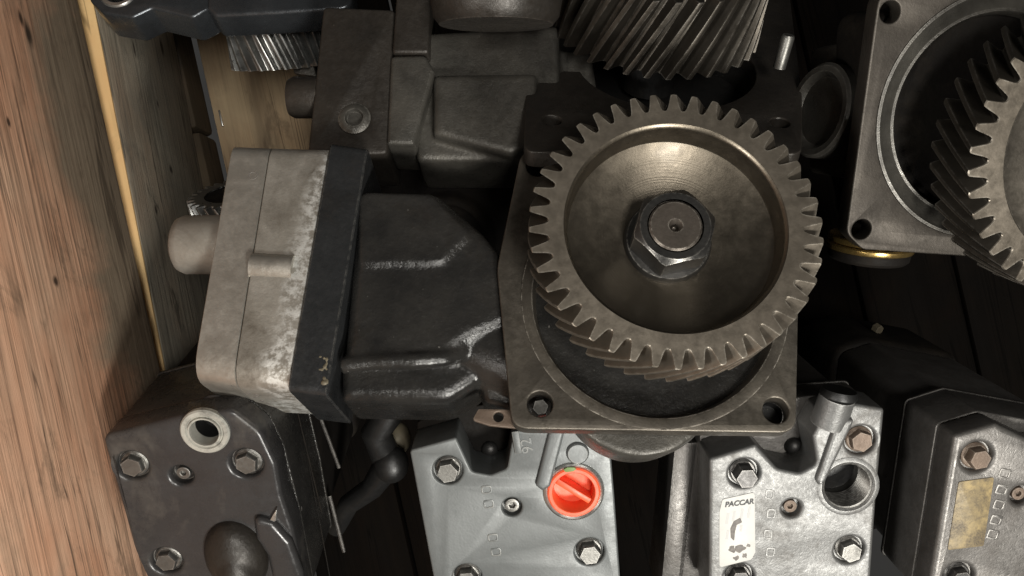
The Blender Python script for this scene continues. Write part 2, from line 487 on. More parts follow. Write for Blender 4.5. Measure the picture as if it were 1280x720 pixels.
def tube(pts, radii, n=16, caps=True):
    b = bm_new()
    P = [Vector(p) for p in pts]
    if isinstance(radii, (int, float)):
        radii = [radii] * len(P)
    rings = []
    up = None
    for i, p in enumerate(P):
        t = (P[min(i + 1, len(P) - 1)] - P[max(i - 1, 0)]).normalized()
        if up is None:
            up = Vector((0, 0, 1)) if abs(t.z) < 0.9 else Vector((1, 0, 0))
        x = up.cross(t).normalized()
        y = t.cross(x)
        up = y
        rings.append([b.verts.new(p + (x * math.cos(2 * PI * k / n) + y * math.sin(2 * PI * k / n)) * radii[i]) for k in range(n)])
    for A, B in zip(rings[:-1], rings[1:]):
        for i in range(n):
            j = (i + 1) % n
            b.faces.new((A[i], A[j], B[j], B[i]))
    if caps:
        b.faces.new(rings[0][::-1])
        b.faces.new(rings[-1])
    bmesh.ops.recalc_face_normals(b, faces=b.faces)
    return b


def blob(cx, cy, cz, rx, ry, rz):
    b = bm_new()
    bmesh.ops.create_uvsphere(b, u_segments=24, v_segments=14, radius=1.0)
    bmesh.ops.scale(b, vec=(rx, ry, rz), verts=b.verts)
    bmesh.ops.translate(b, vec=(cx, cy, cz), verts=b.verts)
    return b


def cast(bms, voxel=3.0, smooth=6):
    """blend shapes into one sand-cast body"""
    b = join(*bms)
    me = bpy.data.meshes.new('tmp')
    b.to_mesh(me)
    b.free()
    ob = bpy.data.objects.new('tmp', me)
    COL.objects.link(ob)
    rm = ob.modifiers.new('r', 'REMESH')
    rm.mode = 'VOXEL'
    rm.voxel_size = voxel
    sm = ob.modifiers.new('s', 'SMOOTH')
    sm.iterations = smooth
    sm.factor = 0.5
    dg = bpy.context.evaluated_depsgraph_get()
    m2 = bpy.data.meshes.new_from_object(ob.evaluated_get(dg))
    bpy.data.objects.remove(ob)
    bpy.data.meshes.remove(me)
    out = bm_new()
    out.from_mesh(m2)
    bpy.data.meshes.remove(m2)
    return out


def gear_bm(tip, root, inner, zf, zb, n, helix, layers=5, ph=0.0):
    """helical toothed ring; front face at zf, back at zb (zf > zb), teeth run clockwise towards the back"""
    b = bm_new()
    p = 2 * PI / n
    h = tip - root
    prof = []
    for t in range(n):
        a = ph + t * p
        for da, r in ((-0.47, root), (-0.385, root + 0.04 * h), (-0.305, root + 0.22 * h), (-0.235, root + 0.5 * h), (-0.185, root + 0.75 * h), (-0.13, tip - 0.5), (-0.06, tip),
                      (0.06, tip), (0.13, tip - 0.5), (0.185, root + 0.75 * h), (0.235, root + 0.5 * h), (0.305, root + 0.22 * h), (0.385, root + 0.04 * h), (0.47, root)):
            prof.append((a + da * p, r))
    N = len(prof)
    rings = []
    zs = [zf, zf - 1.0] + [zf - 1.0 + (zb + 1.0 - zf) * i / layers for i in range(1, layers + 1)]
    for k, z in enumerate(zs):
        tw = -(zf - z) * math.tan(helix) / tip
        ins = 1.0 if k == 0 else 0.0
        rings.append([b.verts.new(((r - ins) * math.cos(a + tw), (r - ins) * math.sin(a + tw), z)) for a, r in prof])
    for A, B in zip(rings[:-1], rings[1:]):
        for i in range(N):
            j = (i + 1) % N
            b.faces.new((A[j], A[i], B[i], B[j]))
    for ring, z, flip, tw in ((rings[0], zf, False, 0.0), (rings[-1], zs[-1], True, -(zf - zs[-1]) * math.tan(helix) / tip)):
        inn = [b.verts.new((inner * math.cos(a + tw), inner * math.sin(a + tw), z)) for a, r in prof]
        for i in range(N):
            j = (i + 1) % N
            f = (ring[i], ring[j], inn[j], inn[i])
            b.faces.new(f[::-1] if flip else f)
    bmesh.ops.recalc_face_normals(b, faces=b.faces)
    return b


def hex_bm(cx, cy, r, z0, z1, ph=0.3, cham=0.15):
    b = bm_new()
    c = r * cham
    rings = []
    for rr, z in ((r, z0), (r, z1 - c * 0.8), (r * 0.9, z1), (0, z1)):
        if rr == 0:
            rings.append([b.verts.new((cx, cy, z))])
        else:
            rings.append([b.verts.new((cx + rr * math.cos(ph + PI / 3 * i), cy + rr * math.sin(ph + PI / 3 * i), z)) for i in range(6)])
    for A, B in zip(rings[:-1], rings[1:]):
        for i in range(6):
            j = (i + 1) % 6
            b.faces.new((A[i], A[j], B[0]) if len(B) == 1 else (A[i], A[j], B[j], B[i]))
    bmesh.ops.recalc_face_normals(b, faces=b.faces)
    return b


def text_bm(s, size, ext=0.3, shear=0.0, space=1.0, xscale=1.0, bold=0.0):
    cu = bpy.data.curves.new('tmp', 'FONT')
    cu.body = s
    cu.size = size
    cu.extrude = ext
    cu.shear = shear
    cu.space_character = space
    cu.align_x = 'CENTER'
    cu.align_y = 'CENTER'
    cu.offset = bold
    cu.resolution_u = 3
    ob = bpy.data.objects.new('tmp', cu)
    COL.objects.link(ob)
    dg = bpy.context.evaluated_depsgraph_get()
    me = bpy.data.meshes.new_from_object(ob.evaluated_get(dg))
    bpy.data.objects.remove(ob)
    bpy.data.curves.remove(cu)
    b = bm_new()
    b.from_mesh(me)
    bpy.data.meshes.remove(me)
    bmesh.ops.scale(b, vec=(xscale, 1, 1), verts=b.verts)
    return b


def at2(b, x, y, z, rz=0.0):
    return xf(b, Matrix.Translation((x, y, z)) @ Matrix.Rotation(rz, 4, 'Z'))

# ------------------------------------------------------------------ objects


def thing(name, label, cat, loc, rz=0.0, group=None):
    o = bpy.data.objects.new(name, None)
    COL.objects.link(o)
    o.location = loc
    o.rotation_euler = (0, 0, rz)
    o.empty_display_size = 0.02
    o['label'] = label
    o['category'] = cat
    if group:
        o['group'] = group
    o['root'] = 1
    del o['root']
    return o


def origin_matrix(o):
    m = Matrix.Translation(o.location) @ Euler(o.rotation_euler).to_matrix().to_4x4()
    p = o.parent
    return origin_matrix(p) @ m if p else m


def part(name, b, mat, parent, F=None, label=None, smooth=35):
    """one mesh object under its thing; geometry is given in frame F"""
    if F is not None:
        xf(b, origin_matrix(parent).inverted() @ F)
    me = bpy.data.meshes.new(name)
    b.to_mesh(me)
    b.free()
    me.materials.append(M[mat])
    for p in me.polygons:
        p.use_smooth = True
    me.set_sharp_from_angle(angle=R(smooth))
    o = bpy.data.objects.new(name, me)
    COL.objects.link(o)
    o.parent = parent
    if label:
        o['label'] = label
    return o


def bolt_part(parent, F, x, y, mat='bolt', r=15, z=-9, h=15, ph=0.3, seat=20.5):
    o = part('bolt', join(hex_bm(x, y, r, z + 3, z + h, ph, 0.2), lathe([(0, z), (seat - 2.5, z), (seat - 2.5, z + 2.5), (seat - 4.5, z + 4), (0, z + 4)], 28, x, y)), mat, parent, F)
    return o


def socket_part(parent, F, x, y, r=9, z=-14, h=10, mat='bolt'):
    b = join(plate(circle(x, y, r, 24), [circle(x, y, r * 0.45, 6)], z, z + h, 0.8), lathe([(0, z + h * 0.35), (r * 0.6, z + h * 0.35)], 12, x, y))
    return part('socket_screw', b, mat, parent, F)

# ================================================================== the crate
ALPHA = R(12.63)
crate = thing('wooden_crate', 'open wooden crate of rough pine planks holding the compressors', 'crate', (-0.2587, 0.126, 0.0), ALPHA)
BX = lambda x0, x1, y0, y1, z0, z1, bev=0.0015: box(x0, x1, y0, y1, z0, z1, bev)
UNIT = Matrix.Identity(4)
part('plank', BX(-0.024, -0.001, -0.50, 0.34, 0.1930, 0.379, 0.002), 'wood1', crate, label='pinkish rough-sawn plank at the left edge')
part('plank', BX(-0.026, -0.003, -0.50, 0.34, 0.389, 0.55, 0.002), 'wood1', crate)
pl2 = part('plank', xf(BX(-0.020, -0.0, -0.45, 0.34, 0.0425, 0.1780, 0.001), Matrix.Translation((0.0010, 0, 0)) @ Matrix.Rotation(R(-1.6), 4, 'Z')), 'wood2', crate, label='greyer weathered plank below the bright edge')
part('cut_edge', xf(BX(-0.019, -0.0005, -0.45, 0.34, 0.1781, 0.1800, 0.0004), Matrix.Translation((0.0010, 0, 0)) @ Matrix.Rotation(R(-1.6), 4, 'Z')), 'wood_fresh', pl2, label='bright yellow fresh-cut plank edge')
part('plank', BX(-0.022, 0.0060, -0.45, -0.0, 0.001, 0.0410, 0.004), 'wood3', crate, label='dark brown bottom plank')
part('plank', BX(-0.022, 0.0050, 0.003, 0.34, 0.001, 0.0410, 0.004), 'wood3', crate)
FLOOR_B = []
for i in range(9):
    x0 = 0.007 + i * 0.085
    if i == 0:
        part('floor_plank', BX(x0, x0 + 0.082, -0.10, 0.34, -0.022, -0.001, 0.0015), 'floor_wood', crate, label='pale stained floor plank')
    part('floor_plank', BX(x0, x0 + 0.082, -0.45, 0.34 if i else -0.102, -0.022, -0.001, 0.0015), 'shaded_floor', crate)  # boards under the pile, gap shade painted in
b = join(BX(0.0125, 0.0140, 0.010, 0.024, -0.0012, 0.0008, 0.0003))
part('staple', b, 'silver', crate)

# ================================================================== the main compressor, on its side
FA = frame(820, 362, 0.300, -21, 0, 0)
a = thing('air_compressor', 'big compressor lying on top, dished helical gear facing up, aluminium head at left', 'air compressor', W(780, 370, 0.255), 0, 'used air compressors in the crate')

hp = [L(FA, 672, 207), L(FA, 675, 505), L(FA, 970, 513)]
hp.append((hp[2][0] + 2, hp[0][1]))
outl = LL(FA, [(652, 187), (990, 187), (999, 330), (995, 541), (640, 536), (621, 335)])
bore_c = L(FA, 818, 372)
part('mounting_flange', plate(rounded(outl, [26, 30, 60, 22, 22, 90], 8), [circle(bore_c[0], bore_c[1], 152, 96)] + [circle(x, y, 15.5, 28) for x, y in hp], -26, 0, 2.0), 'flange', a, FA)
part('pilot_ring', lathe([(152, -20), (166, 0.3), (166, 1.2), (156, 2.4), (152.5, 1.5), (149, -4), (147, -24), (152, -24)], 110, bore_c[0], bore_c[1], True), 'flange', a, FA, label='worn shiny ring around the gear bore')
part('bore', lathe([(151.5, -20), (150, -52), (143, -58), (60, -60), (0, -60)], 80, bore_c[0], bore_c[1]), 'bore', a, FA)
# bolt end sitting in the lower left flange hole
part('bolt', hex_bm(hp[1][0] + 1, hp[1][1] - 1, 10.5, -34, -12, 0.2, 0.2), 'bolt', a, FA)

# crankcase casting and barrel
p = lambda pts, z: LL(FA, pts, z)
cr = []
cr.append(lathe([(0, -26), (158, -26), (160, -40), (158, -118), (140, -128), (0, -128)], 64, bore_c[0], bore_c[1]))
cr.append(plate(rounded(p([(448, 236), (545, 238), (604, 288), (650, 345), (650, 400), (590, 425), (560, 445), (428, 452)], -10), [6, 26, 40, 20, 20, 30, 20, 6], 7), [], -165, -10, 16))
cr.append(plate(rounded(p([(448, 238), (540, 241), (590, 292), (552, 329), (446, 332)], -5), 12, 5), [], -60, -5, 4))
cr.append(plate(rounded(p([(425, 440), (575, 438), (612, 470), (560, 502), (425, 500)], -38), [5, 20, 30, 40, 5], 6), [], -165, -38, 16))
rid = p([(425, 456), (470, 451), (520, 450), (556, 446), (588, 428)], -12)
cr.append(tube([(x, y, z) for (x, y), z in zip(rid, (-17, -16, -16, -20, -34))], [11, 11, 12, 12, 10], 14))
nk = p([(560, 400), (600, 430), (660, 450)], -60)
cr.append(tube([(x, y, -70) for x, y in nk], [60, 52, 62], 24))
cr.append(plate(rounded(p([(600, 345), (690, 270), (690, 530), (600, 500)], -50), 20, 5), [], -120, -50, 15))
part('crankcase', cast(cr, 2.6, 22), 'black_cast', a, FA, label='oily black cast-iron crankcase and barrel')

# head flange (black) and the two aluminium head pieces
D = 170
def head_piece(T0, B0, T1, B1, z, r, e):
    return prism(L(FA, *T0, z), L(FA, *B0, z), L(FA, *T1, z), L(FA, *B1, z), z, z - D, r, e)


part('head_flange', head_piece((413, 177), (359, 488), (460, 184), (408, 494), 3, 10, 1.6), 'black_slab', a, FA, label='flat black flange between barrel and head')
z2 = 0
head_body = part('cylinder_head', head_piece((339, 178), (291, 480), (412, 180), (360, 484), z2, [26, 26, 26, 34], 0.9), 'alu_head', a, FA, label='stained aluminium cylinder head')
cover = part('head_cover', head_piece((291, 176), (240, 472), (338, 178), (290, 479), z2 - 1, [26, 26, 26, 36], 0.9), 'alu', a, FA, label='outer aluminium head cover with rounded corners')
# crust of dried dirt on the slab's lower corner
crust = []
random.seed(5)
for t_ in range(14):
    X, Y = 404 + random.uniform(-5, 5), 445 + 34 * random.random() ** 0.6
    x, y = L(FA, X, Y, 4)
    crust.append(blob(x, y, 2.5, random.uniform(1.2, 2.8), random.uniform(1.4, 3.4), random.uniform(0.8, 1.6)))
crust.append(blob(*L(FA, 405, 478, 4), 1, 5, 4, 4))
part('dirt_crust', cast(crust, 1.0, 1), 'beige', a, FA, label='tan crust of dried dirt')
# boss on the head body
bs = p([(313, 330), (366, 333)], 0)
boss = xf(tube([(bs[0][0], bs[0][1], 0), (bs[1][0], bs[1][1], 0)], 18, 24), Matrix.Translation((0, 0, -9)))
part('boss', boss, 'alu', head_body, FA)
x, y = L(FA, 316, 219, 0)
part('cast_pit', lathe([(0, -1.6), (4.5, -1.4), (5.5, -0.6), (6, -0.9)], 20, x, y), 'smudge', cover, FA)
# outlet stub on the far left
st = p([(222, 306), (300, 306)], -60)
part('outlet_pipe', join(tube([(st[0][0] - 2, st[0][1], -60), (st[0][0] + 3, st[0][1], -60), (st[0][0] + 12, st[0][1], -60), (st[1][0], st[1][1], -60)], [28, 36, 40, 40], 28)), 'alu_white', a, FA)
# printed marks on the lower side of the head
mB0, mB1 = Vector(L(FA, 291, 480, 0)), Vector(L(FA, 360, 484, 0))
mT = Vector(L(FA, 339, 178, 0))
ax_ = (mB1 - mB0).normalized()
ou_ = Vector((ax_.y, -ax_.x))
FM = FA @ Matrix(((ax_.x, 0, ou_.x, mB0.x), (ax_.y, 0, ou_.y, mB0.y), (0, 1, 0, 0), (0, 0, 0, 1)))
for k_, (mx, mz, ml, mh) in enumerate(((6, -44, 7, 4), (14, -50, 6, 5), (10, -62, 8, 4), (12, -84, 9, 6), (17, -96, 6, 5), (14, -112, 10, 7), (22, -118, 7, 5))):
    part('ink_mark', at2(plate(rounded([(-ml / 2, -mh / 2), (ml / 2, -mh / 3), (ml / 2.5, mh / 2), (-ml / 2.2, mh / 2.4)], 1.2, 3), [], 0.1, 0.5, 0.1, 1), mx, mz, 0, 0.3 * k_), 'smudge', head_body, FM)
bb = L(FA, 792, 482, -70)
part('bearing_boss', cast([lathe([(0, -30), (96, -30), (98, -45), (92, -110), (0, -112)], 56, *bb)], 3, 4), 'grey_cast', a, FA, label='rough grey round boss under the flange')
for hx, hy in (hp[0], hp[2], hp[3]):
    part('hole_bottom', lathe([(0, -40), (15, -40), (15.4, -24)], 24, hx, hy), 'bore', a, FA)  # black cups added in the bolt holes, shade put into their colour
# tab under the flange
tb = p([(598, 511), (650, 512), (652, 536), (612, 532), (590, 525)], -40)
hx, hy = p([(623, 521)], -40)[0]
part('bracket_tab', plate(rounded(tb, 4, 3), [circle(hx, hy, 6.5, 16)], -46, -40, 0.8), 'rust', a, FA)

# gear
GZ = 128
gx, gy = L(FA, 845, 281, GZ)
FG = FA @ Matrix.Translation((gx, gy, GZ)) @ Matrix.Rotation(R(4), 4, 'X') @ Matrix.Translation((0, 0, -GZ))
TIP = 165
g = part('gear', gear_bm(TIP, 143.5, 126, GZ, GZ - 70, 42, R(34), 6, 0.035), 'gear', a, FG, smooth=28)
gi = origin_matrix(a).inverted() @ FG
M['dish'] = metal('turned_dish_steel', (0.195, 0.168, 0.132), (0.14, 0.12, 0.093), gr=0.3, metallic=0.95, rough=(0.29, 0.43), scale=24, bump=0.10, coat=0.1,
                  rings=(tuple(gi @ Vector((0, 0, GZ))), tuple((gi.to_3x3() @ Vector((0, 0, 1))).normalized()), 900.0), speck=(0.05, 0.045, 0.04), speck_th=0.74)
part('web', lathe([(127, GZ), (126.0, GZ - 0.5), (123.0, GZ - 3.0), (121.8, GZ - 6), (121, GZ - 31), (119.5, GZ - 34), (115, GZ - 36.5), (104, GZ - 41), (90, GZ - 46), (75, GZ - 50.5), (60, GZ - 54), (50, GZ - 55.5), (40, GZ - 56), (40, GZ - 69), (127, GZ - 69)], 128), 'dish', g, FG, label='smooth dished gear web', smooth=32)
part('washer', lathe([(20, GZ - 62), (49, GZ - 62), (51.5, GZ - 58), (51.5, GZ - 51), (49, GZ - 46), (20, GZ - 42)], 64), 'nut', g, FG)
nutb = bm_new()
nr = 49
NT_ = GZ - 2
rings = []
for rr, z in ((32, NT_), (40, NT_), (nr, NT_ - 5), (nr, GZ - 43)):
    if rr == 32:
        rings.append([nutb.verts.new((rr * math.cos(PI / 24 * i), rr * math.sin(PI / 24 * i), z)) for i in range(48)])
    else:
        ring = []
        for i in range(48):
            an = PI / 24 * i
            hexr = nr * math.cos(PI / 6) / math.cos((an - 0.22) % (PI / 3) - PI / 6)
            r_ = min(rr, hexr) if rr < nr else hexr
            zz = z
            if rr == nr and z > GZ - 30:
                zz = NT_ - max(0, hexr - 40) * 0.75
            ring.append(nutb.verts.new((r_ * math.cos(an), r_ * math.sin(an), zz)))
        rings.append(ring)
for A_, B_ in zip(rings[:-1], rings[1:]):
    for i in range(48):
        j = (i + 1) % 48
        nutb.faces.new((A_[i], A_[j], B_[j], B_[i]))
bmesh.ops.recalc_face_normals(nutb, faces=nutb.faces)
part('nut', nutb, 'nut', g, FG, smooth=25)
part('stud', join(lathe([(33, GZ - 40), (33, GZ - 9), (30.2, GZ - 9), (30, GZ - 3), (28, GZ - 1), (8, GZ - 1), (6, GZ - 4), (2, GZ - 13), (0, GZ - 14)], 64)), 'stud', g, FG, smooth=25)

# ================================================================== gear compressor at the right edge
FB = frame(1236, 158, 0.285, 15, 7, -5)
bcomp = thing('air_compressor', 'compressor cut off by the right edge, grey flange and toothed gear', 'air compressor', W(1240, 170, 0.20), 0, 'used air compressors in the crate')
ob = LL(FB, [(1100, -14), (1420, -20), (1420, 320), (1235, 322), (1078, 312), (1058, 292)])
hB = [L(FB, 1113, 15), L(FB, 1077, 287)]
cB = L(FB, 1243, 146)
part('mounting_flange', plate(rounded(ob, [24, 24, 24, 30, 20, 20], 6), [circle(cB[0], cB[1], 158, 96)] + [circle(x, y, 13.5, 28) for x, y in hB], -28, 0, 2), 'flange_dark', bcomp, FB)
part('pilot_ring', lathe([(157, -22), (158.5, 1), (155, 2), (151, -3), (134, -10), (131, -9), (128, -13), (126, -34), (157, -34)], 110, cB[0], cB[1], True), 'grey_cast', bcomp, FB, label='stepped oily ring around the gear bore')
part('bore', lathe([(128, -30), (127, -66), (0, -66)], 80, cB[0], cB[1]), 'bore', bcomp, FB)
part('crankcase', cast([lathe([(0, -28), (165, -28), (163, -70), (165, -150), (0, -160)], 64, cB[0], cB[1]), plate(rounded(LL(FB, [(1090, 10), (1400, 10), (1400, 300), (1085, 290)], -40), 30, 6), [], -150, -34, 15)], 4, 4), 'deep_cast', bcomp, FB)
GB = 120
bx_, by_ = L(FB, 1386, 190, GB)
FGB = FB @ Matrix.Translation((bx_, by_, 0)) @ Matrix.Scale(1.08, 4)
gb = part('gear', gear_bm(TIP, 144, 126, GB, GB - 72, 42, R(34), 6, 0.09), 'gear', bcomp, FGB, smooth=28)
gb.data.materials.append(M['gear_shaded'])
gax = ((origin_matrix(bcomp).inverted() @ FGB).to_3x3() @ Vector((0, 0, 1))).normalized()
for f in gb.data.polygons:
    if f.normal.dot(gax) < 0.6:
        f.material_index = 1  # flanks in the darker steel, bore shade painted on them
part('web', lathe([(127, GB), (124, GB - 1.5), (121, GB - 9), (112, GB - 11), (70, GB - 14), (62, GB - 10), (58, GB - 16), (40, GB - 18), (0, GB - 18), (0, GB - 65), (127, GB - 65)], 110), 'flange', gb, FGB, label='flat grey gear web')
part('shaft', lathe([(0, GB - 50), (44, GB - 50), (44, -40), (0, -40)], 40), 'bore', gb, FGB)
# round port on its left flank
FP = frame(1022, 138, 0.25, 6, -72, -10)
part('inlet_port', lathe([(34, -60), (66, -60), (66, -2), (62, 2), (54, 2), (50, -2), (47, -7), (30, -8), (0, -8)], 64), 'grey_cast', bcomp, FP, label='round port on the flank of the casting')
part('port_flange', plate(rounded(LL(FP, [(1012, 60), (1062, 50), (1066, 225), (1010, 215)], -40), 10, 4), [], -110, -40, 6), 'brown_cast', bcomp, FP)
# brass-ringed fitting below the flange
FF = frame(1088, 300, 0.25, -74, 0, -2)
part('pipe_fitting', lathe([(0, -28), (50, -28), (54, -24), (55, -16), (54, -13), (0, -13)], 48), 'deep_cast', bcomp, FF)
part('brass_washer', lathe([(20, -12.5), (57, -12.5), (58, -11), (58, -6), (56, -4), (20, -4)], 48), 'brass', bcomp, FF)
part('brass_washer', lathe([(20, -2.5), (55, -2.5), (56, -1), (56, 5), (54, 7), (20, 7)], 48), 'brass', bcomp, FF)

# ================================================================== compressor behind, steeply tilted, in shadow
FT = frame(830, 95, 0.225, -48, 0, -2)
tcomp = thing('air_compressor', 'dark brown compressor behind the big one, wide helical gear at the top edge', 'air compressor', W(700, 120, 0.15), 0, 'used air compressors in the crate')
hT = [L(FT, 975, 153), L(FT, 690, 150)]
oT = LL(FT, [(662, -25), (985, -25), (1003, 120), (1002, 192), (655, 190)])
cT = L(FT, 832, 80)
part('mounting_flange', plate(rounded(oT, 18, 6), [circle(cT[0], cT[1], 134, 80)] + [circle(x, y, 13.5, 24) for x, y in hT], -24, 0, 2), 'brown_cast', tcomp, FT)
part('bore', lathe([(136, -2), (133, -60), (0, -60)], 64, cT[0], cT[1]), 'bore', tcomp, FT)
TZ = 150
tx, ty = L(FT, 833, -52, TZ)
FGT = FT @ Matrix.Translation((tx, ty, 0))
gt = part('gear', gear_bm(150, 130, 112, TZ, TZ - 108, 32, R(28), 6, 0.0), 'gear_shaded', tcomp, FGT, smooth=28)  # shade from the pile in front is put into this gear's steel
part('web', lathe([(113, TZ), (109, TZ - 20), (30, TZ - 26), (0, TZ - 26), (0, TZ - 100), (113, TZ - 100)], 80), 'web', gt, FGT)
part('shaft', lathe([(0, TZ - 90), (40, TZ - 90), (40, -50), (0, -50)], 32), 'bore', gt, FGT)
# its barrel seen side on
FS = frame(560, 110, 0.245, -12, 0, 0)
q = lambda pts, z=0: LL(FS, pts, z)
part('crankcase', cast([plate(rounded(q([(541, 92), (672, 90), (668, 178), (640, 194), (541, 168)]), 8, 4), [], -150, 0, 9),
                        plate(rounded(q([(520, 40), (700, 30), (700, 200), (520, 200)], -20), 8, 4), [], -150, -22, 8),
                        plate(rounded(q([(660, 60), (740, 60), (760, 200), (650, 210)], -40), 8, 4), [], -150, -44, 8)], 3, 3), 'grey_cast', tcomp, FS, label='oil-dark cast barrel block')
part('rib', plate(rounded(q([(488, 69), (532, 68), (543, 88), (518, 181), (483, 180)], 6), [8, 10, 4, 5, 5], 4), [], -100, 6, 6), 'grey_cast', tcomp, FS)
part('head_flange', plate(rounded(q([(404, 8), (494, 12), (484, 192), (384, 196)], 0), 8, 4), [circle(*q([(443, 148)])[0], 21, 28)], -140, 0, 4), 'brown_cast', tcomp, FS, label='speckled brown slab with a round plug')
px_, py_ = q([(443, 148)])[0]
part('plug', join(lathe([(0, -8), (21, -8), (21, 2), (18, 4), (13, 4), (11, -3), (0, -3)], 32, px_, py_), lathe([(21, 2), (23, 1), (23, -4)], 32, px_, py_)), 'grey_cast', tcomp, FS)
part('upper_block', plate(rounded(q([(497, -30), (538, -28), (536, 66), (490, 66)], 8), 5, 3), [], -80, 8, 4), 'brown_cast', tcomp, FS)
sd = q([(362, 122), (400, 122)], -30)
part('side_boss', tube([(sd[0][0] - 2, sd[0][1], -30), (sd[0][0], sd[0][1], -30), (sd[0][0] + 8, sd[0][1], -30), (sd[1][0], sd[1][1], -30)], [18, 26, 30, 30], 24), 'brown_cast', tcomp, FS)
FC1 = frame(620, -8, 0.275, -80, 0, 0)
part('end_cap', lathe([(0, -40), (76, -40), (84, -30), (88, -8), (88, 2), (84, 5), (0, 5)], 56), 'brown_cast', tcomp, FC1)
FPin = frame(984, 50, 0.25, -55, 10, 0)
part('dowel_pin', lathe([(0, -40), (9, -40), (9, 4), (7.5, 7), (0, 7)], 20), 'bolt', tcomp, FPin)

# ================================================================== compressor at the top left, cut off by the frame
FH = frame(270, -30, 0.20, -20, 0, 0)
hcomp = thing('air_compressor', 'blue-grey casting at the top left edge with a bright helical gear under it', 'air compressor', W(300, 10, 0.08), 0, 'used air compressors in the crate')
q = lambda pts, z=0: LL(FH, pts, z)
rgx, rgy = q([(148, -10)])[0]
part('housing', plate(rounded(q([(100, -90), (256, -90), (262, 10), (240, 22), (190, 10), (165, 22), (128, 16), (112, 0)]), [5, 5, 10, 14, 10, 14, 14, 10], 5), [circle(rgx, rgy, 17, 32)], -60, 0, 4), 'blue_cast', hcomp, FH)
part('port_ring', lathe([(17, -8), (22, 3), (27, 3), (29, 0), (29, -6)], 40, rgx, rgy), 'silver', hcomp, FH)
part('port_ring', lathe([(17, -40), (17, -12), (19.5, -5), (20.5, -10)], 40, rgx, rgy), 'silver', hcomp, FH)
part('side_cover', plate(rounded(q([(262, -80), (440, -80), (440, 10), (345, 16), (268, 20), (258, 10)], 4), [5, 5, 20, 14, 12, 8], 6), [], -50, 4, 6, 3), 'blue_cast', hcomp, FH, label='smooth blue-grey cover with a bright lower edge')
FHG = frame(343, 36, 0.15, -70, 0, 3)
hg = part('gear', gear_bm(80, 67, 50, 2, -62, 24, R(-22), 5, 0.05), 'gear_bright', hcomp, FHG, smooth=28)
part('web', lathe([(52, 0), (48, -8), (0, -8), (0, -50), (52, -50)], 40), 'bore', hg, FHG)
part('bracket', plate(rounded(LL(FHG @ Matrix.Rotation(R(70), 4, 'X'), [(358, 62), (386, 62), (396, 96), (368, 92)], 0), 3, 3), [], -20, 0, 2), 'grey_cast', hcomp, FHG @ Matrix.Rotation(R(70), 4, 'X'))

# gear deep behind the aluminium head
FK = frame(294, 240, 0.165, -64, 0, 6)
lg = thing('loose_gear', 'small bright helical gear showing behind the aluminium head', 'gear', W(290, 240, 0.002))
lgp = part('toothed_ring', gear_bm(78, 66, 50, 0, -66, 28, R(-24), 5, 0.02), 'gear_bright', lg, FK, smooth=28)
part('web', lathe([(52, -3), (46, -6), (20, -7), (20, 6), (14, 8), (0, 8), (0, -46), (52, -46)], 40), 'deep_cast', lg, FK)
part('shaft', lathe([(0, -46), (24, -46), (24, -230), (0, -230)], 24), 'deep_cast', lg, FK)

# ================================================================== compressors standing with their heads up (bottom row)


def head_unit(label, F, base, outline, rnd, notch_floor, mat, side, deep, holes, parts_fn, depth=110, gasket='silver', bevel=3.0, thick=45, body_scale=0.985):
    """outline: local polygon; holes: list of (x, y, r, floor depth)"""
    c = thing('air_compressor', label, 'air compressor', base, 0, 'used air compressors in the crate')
    full = rounded(outline, rnd, 6)
    top = plate(full, [circle(x, y, r, 36) for x, y, r, d in holes], -thick, 0, bevel, 3)
    bms = [top]
    for x, y, r, d in holes:
        if d is not None:
            bms.append(lathe([(0, d), (r + 1, d), (r + 1, d - 4), (0, d - 4)], 32, x, y))
    part('head_plate', join(*bms), mat, c, F, smooth=30)
    base_poly = notch_floor
    cx = sum(v[0] for v in base_poly) / len(base_poly)
    cy = sum(v[1] for v in base_poly) / len(base_poly)

    def sc_(s):
        return [(cx + (x - cx) * s, cy + (y - cy) * s) for x, y in base_poly]
    part('head_block', plate(rounded(sc_(body_scale), 10, 5), [], -depth, -thick - 0.5, 2), side, c, F)
    part('gasket', plate(rounded(sc_(body_scale + 0.012), 10, 5), [], -depth - 7, -depth - 0.5, 1), gasket, c, F)
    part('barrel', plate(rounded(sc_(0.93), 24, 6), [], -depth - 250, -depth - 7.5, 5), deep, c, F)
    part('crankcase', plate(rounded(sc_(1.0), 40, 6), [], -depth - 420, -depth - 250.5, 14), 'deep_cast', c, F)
    parts_fn(c)
    return c


# --- grey painted head with the orange cap
FD = frame(640, 640, 0.262, 12, 0, 0)
d_ = lambda x, y, z=0: L(FD, x, y, z)
outD = LL(FD, [(512, 563), (570, 547), (590, 590), (613, 594), (634, 586), (642, 540), (700, 520), (762, 548), (768, 620), (778, 760), (549, 760)])
flD = LL(FD, [(510, 552), (580, 532), (700, 515), (762, 548), (778, 760), (549, 760)])
boltsD = [d_(560, 588), d_(737, 690), d_(584, 722)]
sockD = d_(640, 634)
portD = d_(717, 614)


